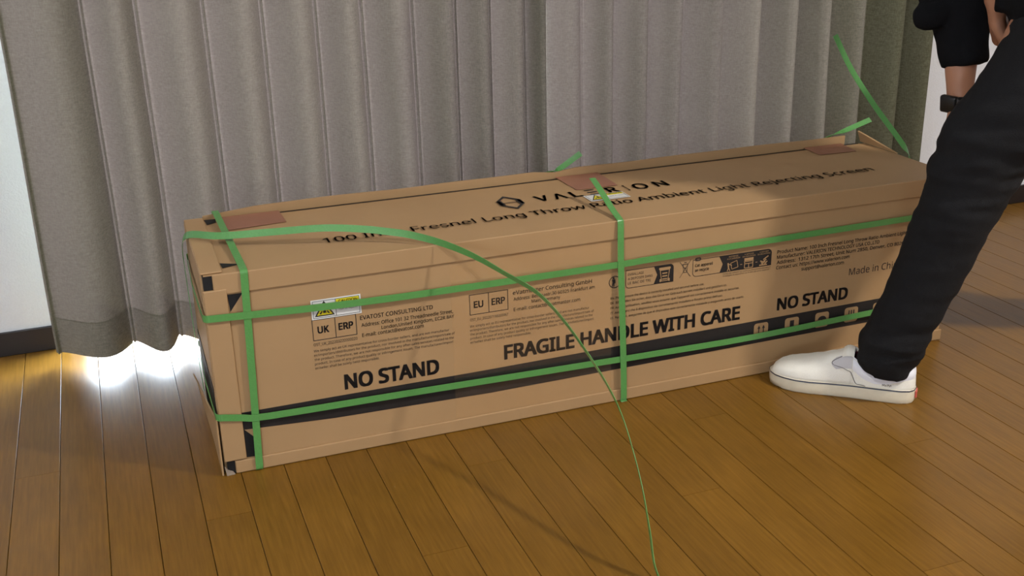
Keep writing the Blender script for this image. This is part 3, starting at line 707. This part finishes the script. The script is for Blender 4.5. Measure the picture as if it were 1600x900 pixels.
lw = [(0, 1, 0), (0, 1, 0), (0, 1, .1), (0, 1, .5), (.2, .8, .8), (.3, .6, .9), (0, .6, 1), (0, .5, 1)] + [(0, .4, 1)] * 4 + [(0, .3, 1), (-.1, .1, 1), (-.2, -.1, .9), (-.28, -.28, .82)] + [(-.27, -.34, .80)] * 5 + [(-.27, -.45, .7), (-.25, -.6, .6), (-.2, -.8, .5), (-.2, -.9, .4), (-.2, -.9, .5), (0, -.3, 1), (.1, 0, 1)]
P, Wd = densify(lo, lw, 6)
strap_thing('packing_strap', 'long loose green strap arching over the box lid and down to the floor', P, Wd, (0.5628, -0.58, 0.0))
# loose end springing up at the right end of the box
rt = [(L_ + .0085, 0.160, 0.004), (L_ + .0095, 0.161, 0.10), (L_ + .0095, 0.162, 0.25), (L_ + .0075, 0.164, 0.355), (1.5575, 0.165, 0.3850), (1.5459, 0.170, 0.4033), (1.5302, 0.180, 0.4275), (1.4856, 0.210, 0.4950), (1.4407, 0.240, 0.5718), (1.4062, 0.260, 0.6453)]
rw = [(0, 1, 0)] * 3 + [(0.1, 1, 0), (.5, .8, .2)] + [(.6, .1, .5)] * 5
P, Wd = densify(rt, rw, 5)
strap_thing('packing_strap', 'loose green strap end springing up steeply from the far right end of the box', P, Wd, (L_ + .008, 0.16, 0))
rb = [(1.470, -0.0112, 0.24), (1.470, -0.0112, 0.12), (1.470, -0.0105, 0.015), (1.470, -0.005, 0.0025), (1.470, 0.003, 0.0010), (1.470, 0.334, 0.0010), (1.470, W_ + .006, 0.006), (1.466, W_ + .009, 0.05), (1.462, W_ + .0095, 0.30), (1.4640, W_ + .010, 0.376), (1.4760, W_ + .012, 0.3925), (1.5325, W_ + .018, 0.4045), (1.5980, W_ + .022, 0.4215)]
rbw = [(1, 0, 0)] * 9 + [(.8, 0, -.4), (.3, .6, -.7), (-.2, .8, .6), (-.2, .7, .7)]
P, Wd = densify(rb, rbw, 4)
strap_thing('packing_strap', 'short green strap end poking out behind the back right corner of the box', P, Wd, (1.47, 0, 0))

# ------------------------------------------------------------------ person
person = empty('person', (1.258, -0.187, 0))
tag(person, 'person in black jeans, black jacket and a white slip-on shoe bending down beside the box', 'person')
PO = Vector((1.258, -0.187, 0))
def capsule(bm, a, ra, b, rb, flat_a=False, flat_b=False, seg=20):
    a, b = Vector(a), Vector(b); q = (b - a).to_track_quat('Z', 'Y').to_matrix()
    prof = []                                             # (centre, radius, offset along the axis)
    prof += [(a, .02 * ra if k == 0 else ra * math.sin(math.pi / 2 * k / 6), -ra * math.cos(math.pi / 2 * k / 6)) for k in range(7)] if not flat_a else [(a, .02 * ra, 0), (a, ra, 0)]
    prof += [(b, .02 * rb if k == 6 else rb * math.cos(math.pi / 2 * k / 6), rb * math.sin(math.pi / 2 * k / 6)) for k in range(7)] if not flat_b else [(b, rb, 0), (b, .02 * rb, 0)]
    rings = []
    for c, r, h in prof:
        rings.append([bm.verts.new(c + q @ Vector((r * math.cos(2 * math.pi * j / seg), r * math.sin(2 * math.pi * j / seg), h))) for j in range(seg)])
    for u, v in zip(rings, rings[1:]):
        for j in range(seg): bm.faces.new((u[j], u[(j + 1) % seg], v[(j + 1) % seg], v[j]))
    bm.faces.new(rings[0][::-1]); bm.faces.new(rings[-1])
def chain(bm, pts, fs=False, fe=False):
    n = len(pts)
    for i in range(n - 1): capsule(bm, pts[i][0], pts[i][1], pts[i + 1][0], pts[i + 1][1], fs and i == 0, fe and i == n - 2)
def fuse(name, bm, voxel, smooth_it, material, disp=None):
    me = bpy.data.meshes.new(name); bm.to_mesh(me); bm.free()
    o = bpy.data.objects.new(name + '_tmp', me); COL.objects.link(o)
    rm = o.modifiers.new('r', 'REMESH'); rm.mode = 'VOXEL'; rm.voxel_size = voxel
    sm = o.modifiers.new('s', 'SMOOTH'); sm.factor = 0.5; sm.iterations = smooth_it
    dg = bpy.context.evaluated_depsgraph_get(); dg.update()
    out = bpy.data.meshes.new_from_object(o.evaluated_get(dg))
    bpy.data.objects.remove(o); bpy.data.meshes.remove(me)
    if disp:
        nn = [v.normal.copy() for v in out.vertices]
        for v, n in zip(out.vertices, nn): v.co = v.co + n * disp(v.co)
    for v in out.vertices: v.co = v.co - PO
    out.name = name
    return link(name, out, material, person, True)
F = Vector((-0.722, 0.692, 0)); RV = Vector((0.692, 0.722, 0)); UP = Vector((0, 0, 1))
# joints (world)
ANK = Vector((1.256, -0.197, 0.085)); KNE = Vector((1.338, -0.284, 0.48)); HIPL = Vector((1.465, -0.372, 0.86))
HIPR = HIPL + RV * 0.17; KNR = Vector((1.83, -0.24, 0.47)); ANR = Vector((2.03, -0.15, 0.085))
PEL = (HIPL + HIPR) / 2
CH = PEL + F * 0.27 + UP * 0.40
SHR = CH + RV * 0.19 + UP * 0.05; SHL = CH - RV * 0.19 + UP * 0.05
ELR = Vector((1.463, -0.060, 0.800)); WRR = Vector((1.430, -0.128, 0.558))
ELL = Vector((1.395, -0.330, 1.010)); WRL = Vector((1.420, -0.200, 0.765))
HEAD = CH + F * 0.16 + UP * 0.27
# body: one fused surface
bm = bmesh.new()
chain(bm, [(ANK + F * .09 - UP * .056, .018), (ANK - UP * .04, .026), (ANK + UP * .015, .034), ((ANK + KNE) / 2 + UP * .03, .050), (KNE, .055), ((KNE + HIPL) / 2, .070), (HIPL, .080)])
chain(bm, [(ANR + F * .09 - UP * .056, .018), (ANR - UP * .04, .026), (ANR + UP * .015, .034), ((ANR + KNR) / 2 + UP * .03, .050), (KNR, .055), ((KNR + HIPR) / 2, .070), (HIPR, .080)])
chain(bm, [(HIPL, .085), (HIPR, .085)]); chain(bm, [(PEL, .105), (PEL.lerp(CH, .5), .105), (CH, .12)]); chain(bm, [(SHL, .055), (SHR, .055)])
chain(bm, [(CH + UP * .05, .06), (CH + F * .07 + UP * .14, .052), (HEAD - UP * .06, .055)])
bmesh.ops.create_uvsphere(bm, u_segments=28, v_segments=18, radius=1.0, matrix=Matrix.Translation(HEAD) @ F.to_track_quat('Y', 'Z').to_matrix().to_4x4() @ Matrix.Diagonal((.075, .095, .115, 1)))
chain(bm, [(HEAD + F * .085 + UP * .015, .012), (HEAD + F * .105 - UP * .015, .015)])
for s in (-1, 1): chain(bm, [(HEAD + RV * s * .078 + UP * .02, .012), (HEAD + RV * s * .080 - UP * .02, .010)])
chain(bm, [(SHR, .050), (ELR, .040), (ELR.lerp(WRR, .45), .036), (WRR.lerp(ELR, .12), .0255), (WRR, .0235)])
chain(bm, [(SHL, .050), (ELL, .040), (ELL.lerp(WRL, .45), .034), (WRL, .0235)])
def hand(wrist, d, palm_n, thumb_side, curl):
    """d: direction of the fingers, palm_n: out of the palm; five fingers, each bent at its knuckles"""
    d = d.normalized(); side = d.cross(palm_n).normalized(); pn = side.cross(d).normalized()
    for k in range(4):
        s = side * (-.028 + .0187 * k)
        chain(bm, [(wrist + s * .45, .0175), (wrist + d * .045 + s * .9, .0150), (wrist + d * .088 + s, .0120)])
        ln = (.068, .078, .074, .058)[k]; p = wrist + d * .088 + s; a = math.radians(curl)
        for j, fr in enumerate((.45, .30, .25)):
            aa = a * (j + 1) * .6; q = p + (d * math.cos(aa) + pn * math.sin(aa)) * ln * fr * 1.0
            capsule(bm, p, .0095 - j * .0008, q, .0088 - j * .0008, seg=12); p = q
    t0 = wrist + d * .030 + side * thumb_side * .026; t1 = t0 + (d * .55 + side * thumb_side * .62 + pn * .35).normalized() * .042; t2 = t1 + (d * .85 + side * thumb_side * .25 + pn * .45).normalized() * .032
    chain(bm, [(t0, .0145), (t1, .0120), (t2 + d * .012, .0095)])
hand(WRR, (WRR - ELR).normalized() * .8 + F * .2, -F, -1, 38)
hand(WRL, RV * .55 - UP * .55 - F * .1, -F, 1, 55)
fuse('body', bm, 0.0072, 2, SKIN)
# jeans
bm = bmesh.new()
legL = [((1.262, -0.193, 0.060), .053), ((1.265, -0.202, 0.112), .061), ((1.279, -0.226, 0.19), .0585), ((1.301, -0.249, 0.29), .064), ((1.319, -0.268, 0.38), .069), ((1.338, -0.283, 0.47), .079), ((1.352, -0.296, 0.53), .084), ((1.396, -0.330, 0.61), .090), ((1.440, -0.362, 0.73), .096), (tuple(HIPL), .105)]
chain(bm, legL, fs=True)
legR = [(tuple(ANR + Vector((-.005, 0, -.015))), .058), (tuple(ANR + UP * .05 + Vector((-.02, 0, 0))), .060), (tuple(ANR.lerp(KNR, .6)), .066), (tuple(KNR), .078), (tuple(KNR.lerp(HIPR, .5)), .092), (tuple(HIPR), .105)]
chain(bm, legR, fs=True)
chain(bm, [(tuple(HIPL), .11), (tuple(HIPR), .11)]); chain(bm, [(tuple(PEL), .125), (tuple(PEL + F * .02 + UP * .05), .125)])
def denim(p):
    z = p.z
    w1 = noise.noise(Vector((p.x * 7 + p.y * 5, p.y * 7 - p.x * 4, z * 34 + 6 * (p.x + p.y)))) 
    w2 = noise.noise(Vector((p.x * 16, p.y * 16, z * 62)))
    k = 0.35 + 1.1 * math.exp(-((z - .10) / .07) ** 2) + 1.0 * math.exp(-((z - .48) / .11) ** 2)
    return 0.0062 * k * w1 + 0.0024 * k * w2
fuse('jeans', bm, 0.0058, 2, JEANS, denim)
# jacket
bm = bmesh.new()
HL = Vector((1.452, -0.345, 0.800))
chain(bm, [(HL, .118), (HL + RV * .10, .118)], False, False)
capsule(bm, HL - UP * .055 + RV * .03, .128, HL + UP * .05 + RV * .05, .135, flat_a=True)
chain(bm, [(PEL + F * .02 + UP * .02, .145), (PEL.lerp(CH, .55), .150), (CH, .150)]); chain(bm, [(SHL, .085), (SHR, .085)]); chain(bm, [(CH + F * .03 + UP * .08, .085), (CH + F * .06 + UP * .13, .072)], False, True)
CUF = Vector((1.4490, -0.109, 0.628))
capsule(bm, CUF, .043, Vector((1.447, -0.086, 0.705)), .052, flat_a=True)
chain(bm, [(Vector((1.447, -0.086, 0.705)), .052), (Vector((1.445, -0.065, 0.775)), .062), (ELR + UP * .03, .070), (SHR, .082)])
chain(bm, [(Vector((1.372, -0.078, 0.722)), .027), (Vector((1.435, -0.080, 0.735)), .036)])
chain(bm, [(Vector((1.385, -0.070, 0.775)), .034), (Vector((1.440, -0.070, 0.780)), .050)])
capsule(bm, WRL.lerp(ELL, .30), .040, ELL, .060, flat_a=True); chain(bm, [(ELL, .060), (SHL, .080)])
def knit(p):
    return 0.0045 * noise.noise(Vector((p.x * 11, p.y * 11, p.z * 20))) + 0.002 * noise.noise(Vector((p.x * 30, p.y * 30, p.z * 40)))
fuse('jacket', bm, 0.0060, 2, JACKET, knit)
# hair cap
bm = bmesh.new()
bmesh.ops.create_uvsphere(bm, u_segments=28, v_segments=18, radius=1.0, matrix=Matrix.Translation(HEAD + UP * .022 - F * .012) @ F.to_track_quat('Y', 'Z').to_matrix().to_4x4() @ Matrix.Diagonal((.086, .100, .112, 1)))
bmesh.ops.delete(bm, geom=[v for v in bm.verts if (v.co - HEAD).dot(UP) < -.02 + .55 * max(0, (v.co - HEAD).dot(F))], context='VERTS')
for v in bm.verts: v.co = v.co - PO
obj('hair', bm, HAIR, person, True)
# wristwatch on the right wrist
wt = obj('wristwatch', (lambda b: (bmesh.ops.create_cone(b, cap_ends=False, segments=32, radius1=.0275, radius2=.0265, depth=.022, matrix=Matrix.Translation(WRR - PO) @ (WRR - ELR).to_track_quat('Z', 'Y').to_matrix().to_4x4()), b)[1])(bmesh.new()), WATCH, person, True)
sol = wt.modifiers.new('thickness', 'SOLIDIFY'); sol.thickness = 0.004; sol.offset = 1
wt['label'] = 'black wristwatch with dark case'
wc = (WRR - PO) + Vector((-0.0275, -0.004, 0.004)); wq = Vector((-1, -.15, -.12)).to_track_quat('Z', 'Y').to_matrix().to_4x4()
bm = add_box(bmesh.new(), -.019, .019, -.017, .017, -.006, .008, .005)
for v in bm.verts: v.co = (Matrix.Translation(wc) @ wq) @ v.co
obj('watch_case', bm, WATCH, wt, True)

# --- slip-on shoe, local axes: x heel to toe, y to the outer side, z up
SL = 0.286
def half_w(x, outer):
    u = x / SL
    pts = [(0, .0), (.012, .0165), (.04, .0255), (.10, .0315), (.25, .0345), (.42, .0355), (.58, .0405 if outer else .0385), (.70, .0455 if outer else .0430), (.80, .0455 if outer else .0430), (.88, .0395), (.94, .0310), (.98, .0185), (1, 0)]
    for (a, ya), (b, yb) in zip(pts, pts[1:]):
        if a <= u <= b:
            t = (u - a) / (b - a); return ya + (yb - ya) * t
    return 0
def outline_pts(inset=0.0, n=46):
    xs = [SL * (0.5 - 0.5 * math.cos(math.pi * k / n)) for k in range(n + 1)]
    P = [(x, half_w(x, True)) for x in xs] + [(x, -half_w(x, False)) for x in reversed(xs[1:-1])]
    if inset:
        cx = SL * .5; P = [(cx + (x - cx) * (1 - inset / (SL / 2)), y * (1 - inset / .04)) for x, y in P]
    return P
def top_h(x):
    pts = [(0, .0745), (.03, .0705), (.07, .0605), (.105, .0680), (.120, .0920), (.135, .0915), (.16, .0815), (.19, .0705), (.22, .0620), (.245, .0560), (.262, .0490), (.274, .0400), (.2835, .0260)]
    for (a, ya), (b, yb) in zip(pts, pts[1:]):
        if a <= x <= b:
            t = (x - a) / (b - a); t = t * t * (3 - 2 * t) * .5 + t * .5; return ya + (yb - ya) * t
    return pts[-1][1]
def vamp_pt(x, a, off=0.0):
    """a -1..1 from inner edge over the top to the outer edge"""
    z0 = .0265; h = top_h(x) - z0
    wo = half_w(x, True) - .0022; wi = half_w(x, False) - .0022
    ang = a * math.pi / 2; s = math.sin(ang); c = math.cos(ang)
    y = (wo if s > 0 else wi) * (abs(s) ** .80) * (1 if s > 0 else -1)
    if h > .035: y *= 1 - .30 * (abs(c) ** 1.2) * 0 
    z = z0 + h * (abs(c) ** .78)
    n = Vector((0.15, s, c)).normalized()
    return Vector((x, y, z)) + n * off
def make_shoe(loc, direction, label, mirror=1):
    ang = math.atan2(direction.y, direction.x)
    root = obj('shoe', shoe_upper(mirror), CANVAS, person, True); root['label'] = label
    root.location = Vector(loc) - PO; root.rotation_euler = (0, 0, ang)
    sd = root.modifiers.new('thickness', 'SOLIDIFY'); sd.thickness = .0025; sd.offset = -1
    def M(bm):
        if mirror < 0:
            for v in bm.verts: v.co.y *= -1
        return bm
    # sole
    bm = bmesh.new(); O = outline_pts(); rings = []
    for z, k in ((0.0, .0018), (.003, 0.0), (.012, -.0004), (.022, -.0002), (.0275, .0006)):
        Q = outline_pts(k) if k else O
        rings.append([bm.verts.new((x, y, z + (0.004 * ((x / SL) ** 3) if z == 0 else 0) * (x / SL > .9) + (.002 * (1 - x / SL) if z > .02 else 0))) for x, y in Q])
    for a, b in zip(rings, rings[1:]):
        for i in range(len(a)): bm.faces.new((a[i], a[(i + 1) % len(a)], b[(i + 1) % len(a)], b[i]))
    bm.faces.new(rings[0][::-1]); bm.faces.new(rings[-1]); obj('sole', M(bm), RUBBER, root, True)
    # stripe
    bm = bmesh.new(); A = []; B = []
    for x, y in outline_pts(-.0008):
        dz = .002 * (1 - x / SL); A.append(bm.verts.new((x, y, .0247 + dz))); B.append(bm.verts.new((x * 1.0, y * .985, .0272 + dz)))
    for i in range(len(A)): bm.faces.new((A[i], A[(i + 1) % len(A)], B[(i + 1) % len(A)], B[i]))
    obj('stripe', M(bm), NAVY, root)
    # elastic gussets on both sides
    for sgn in (1, -1):
        bm = bmesh.new(); G = []
        for i in range(9):
            u = i / 8; row = []
            for j in range(7):
                v = j / 6
                x = .1215 + .040 * u * (.62 + .38 * math.sin(math.pi * (.15 + .75 * v)))
                a = sgn * (.33 + .37 * v)
                row.append(bm.verts.new(vamp_pt(x, a, .0012)))
            G.append(row)
        for i in range(8):
            for j in range(6): bm.faces.new((G[i][j], G[i + 1][j], G[i + 1][j + 1], G[i][j + 1]))
        obj('elastic_gusset', M(bm), ELASTIC, root, True)
    # padded collar: a soft band round the opening
    path = []
    bm = bmesh.new(); pr = None
    for k in range(41):
        t = -1 + 2 * k / 40; xx = .0015 + .1195 * abs(t) ** 1.6; sg_ = 1 if t > 0 else -1
        cz = collar_z(xx); row = []
        for j in range(8):
            q = j / 7; z = cz - .024 + .0255 * q
            y = sg_ * (quarter_y(xx, min(z, cz), sg_ > 0) + .0026 * math.sin(math.pi * min(1, q * 1.05)) - .0022 * max(0, q - .8) * 5) if abs(t) > .01 else 0
            ox_ = (.006 * ((z - .0265) / (cz - .0265)) ** 2 * max(0, 1 - xx / .03) if xx < .03 else 0) - .0016 * math.sin(math.pi * q) * max(0, 1 - xx / .02)
            row.append(bm.verts.new((xx + ox_, y, z)))
        path.append(Vector((xx + .004, row[-1].co.y * .93, cz)))
        if pr:
            for j in range(7): bm.faces.new((pr[j], pr[j + 1], row[j + 1], row[j]))
        pr = row
    obj('padded_collar', M(bm), PADDING, root, True)
    # lining inside the opening
    bm = bmesh.new(); vs = []
    lp = [Vector((p.x + .002, p.y * .93, p.z + .0005)) for p in path]
    lq = [Vector((p.x + .002, p.y * .86, .034)) for p in path]
    A = [bm.verts.new(p) for p in lp]; B = [bm.verts.new(p) for p in lq]
    for i in range(40): bm.faces.new((A[i], A[i + 1], B[i + 1], B[i]))
    bm.faces.new(B); obj('lining', M(bm), MAROON, root)
    # heel tab
    bm = add_box(bmesh.new(), -.0030, .0010, -.010, .010, .009, .023, .0012); obj('heel_tab', bm, REDTAB, root)
    # tongue pad at the throat, with its stitched patch
    bm = bmesh.new(); G = []
    for i in range(5):
        row = []
        for j in range(9):
            a = -.40 + .8 * j / 8; p = vamp_pt(.1205 + .022 * i / 4, a, .0008 + .0042 * math.sin(math.pi * (i + .6) / 5.2)); row.append(bm.verts.new(p))
        G.append(row)
    for i in range(4):
        for j in range(8): bm.faces.new((G[i][j], G[i + 1][j], G[i + 1][j + 1], G[i][j + 1]))
    obj('tongue', M(bm), CANVAS, root, True)
    # seam between vamp and quarter, small scribble mark on the outer quarter
    sm = []
    for (xq, aq) in ((.137, .34), (.148, .38), (.157, .43), (.1605, .50), (.157, .57), (.149, .63), (.139, .69), (.130, .745), (.1225, .785)): sm.append(vamp_pt(xq, aq, .0016))
    for (xq, zq) in ((.113, .0345), (.103, .0315), (.094, .0300)): sm.append(Vector((xq, quarter_y(xq, zq, True) + .0014, zq)))
    sm = catmull(sm, 3)
    ribb = ribbon('seam', sm, (0.6, .3, .4), .0013, .0008, mat('grey_seam', (0.20, 0.18, 0.17), 0.9), root)
    bm = bmesh.new()
    for q, (a, b) in enumerate((((0, 0), (0, 4)), ((0, 4), (2, 1)), ((2, 1), (3, 4)), ((3, 4), (4, 0)), ((5, 0), (6, 3)), ((6, 3), (7, 0)), ((9, 0), (9, 5)), ((9, 2), (11, 4)), ((11, 4), (12, 0)), ((13, 0), (14, 4)), ((14, 4), (15, 1)))):
        A = Vector((.062 - a[0] * .0011, 0, .0345 + a[1] * .0011)); Bq = Vector((.062 - b[0] * .0011, 0, .0345 + b[1] * .0011))
        d = (Bq - A).normalized(); nn = Vector((-d.z, 0, d.x)) * .00035
        vs = []
        for p in (A - nn, Bq - nn, Bq + nn, A + nn):
            p.y = quarter_y(p.x, p.z, True) + .0009; vs.append(bm.verts.new(p))
        bm.faces.new(vs)
    obj('printed_mark', M(bm), INK_FINE, root)
    return root
def collar_z(x):
    pts = [(0, .0765), (.02, .0735), (.05, .0630), (.075, .0600), (.10, .0680), (.125, .0880)]
    for (a, ya), (b, yb) in zip(pts, pts[1:]):
        if a <= x <= b:
            t = (x - a) / (b - a); return ya + (yb - ya) * t
    return .088
def quarter_y(x, z, outer):
    t = max(0, min(1, (z - .027) / (max(collar_z(x), .05) - .027)))
    return (half_w(x, outer) - .0022) * (1 - .16 * t * t)
def shoe_upper(mirror):
    bm = bmesh.new()
    # vamp
    xs = [.1205 + (.2825 - .1205) * (k / 26) for k in range(27)]; G = []
    for x in xs: G.append([bm.verts.new(vamp_pt(x, -1 + 2 * j / 28)) for j in range(29)])
    for i in range(len(xs) - 1):
        for j in range(28): bm.faces.new((G[i][j], G[i + 1][j], G[i + 1][j + 1], G[i][j + 1]))
    # quarter: wall round the heel
    path = []
    for k in range(41):
        t = -1 + 2 * k / 40; path.append((.0015 + .1205 * abs(t) ** 1.6, 1 if t > 0 else -1, abs(t)))
    W = []
    for x, s, at_ in path:
        row = []
        for j in range(8):
            z = .0265 + (collar_z(x) - .0265) * j / 7
            y = s * quarter_y(x, z, s > 0) if at_ > .01 else 0
            xx = x + .006 * (j / 7) ** 2 * max(0, 1 - x / .03) if x < .03 else x
            row.append(bm.verts.new((xx, y, z)))
        W.append(row)
    for i in range(40):
        for j in range(7): bm.faces.new((W[i][j], W[i + 1][j], W[i + 1][j + 1], W[i][j + 1]))
    if mirror < 0:
        for v in bm.verts: v.co.y *= -1
    return bm
HEELL = Vector((1.3075, -0.2370, 0.0)); TOEL = Vector((1.0985, -0.0420, 0.0))
make_shoe(HEELL, (TOEL - HEELL).normalized(), 'off-white canvas slip-on shoe with navy stripe and cream rubber sole', 1)
make_shoe(ANR - UP * .085 - F * .055, F, 'second off-white canvas slip-on shoe further back', -1)
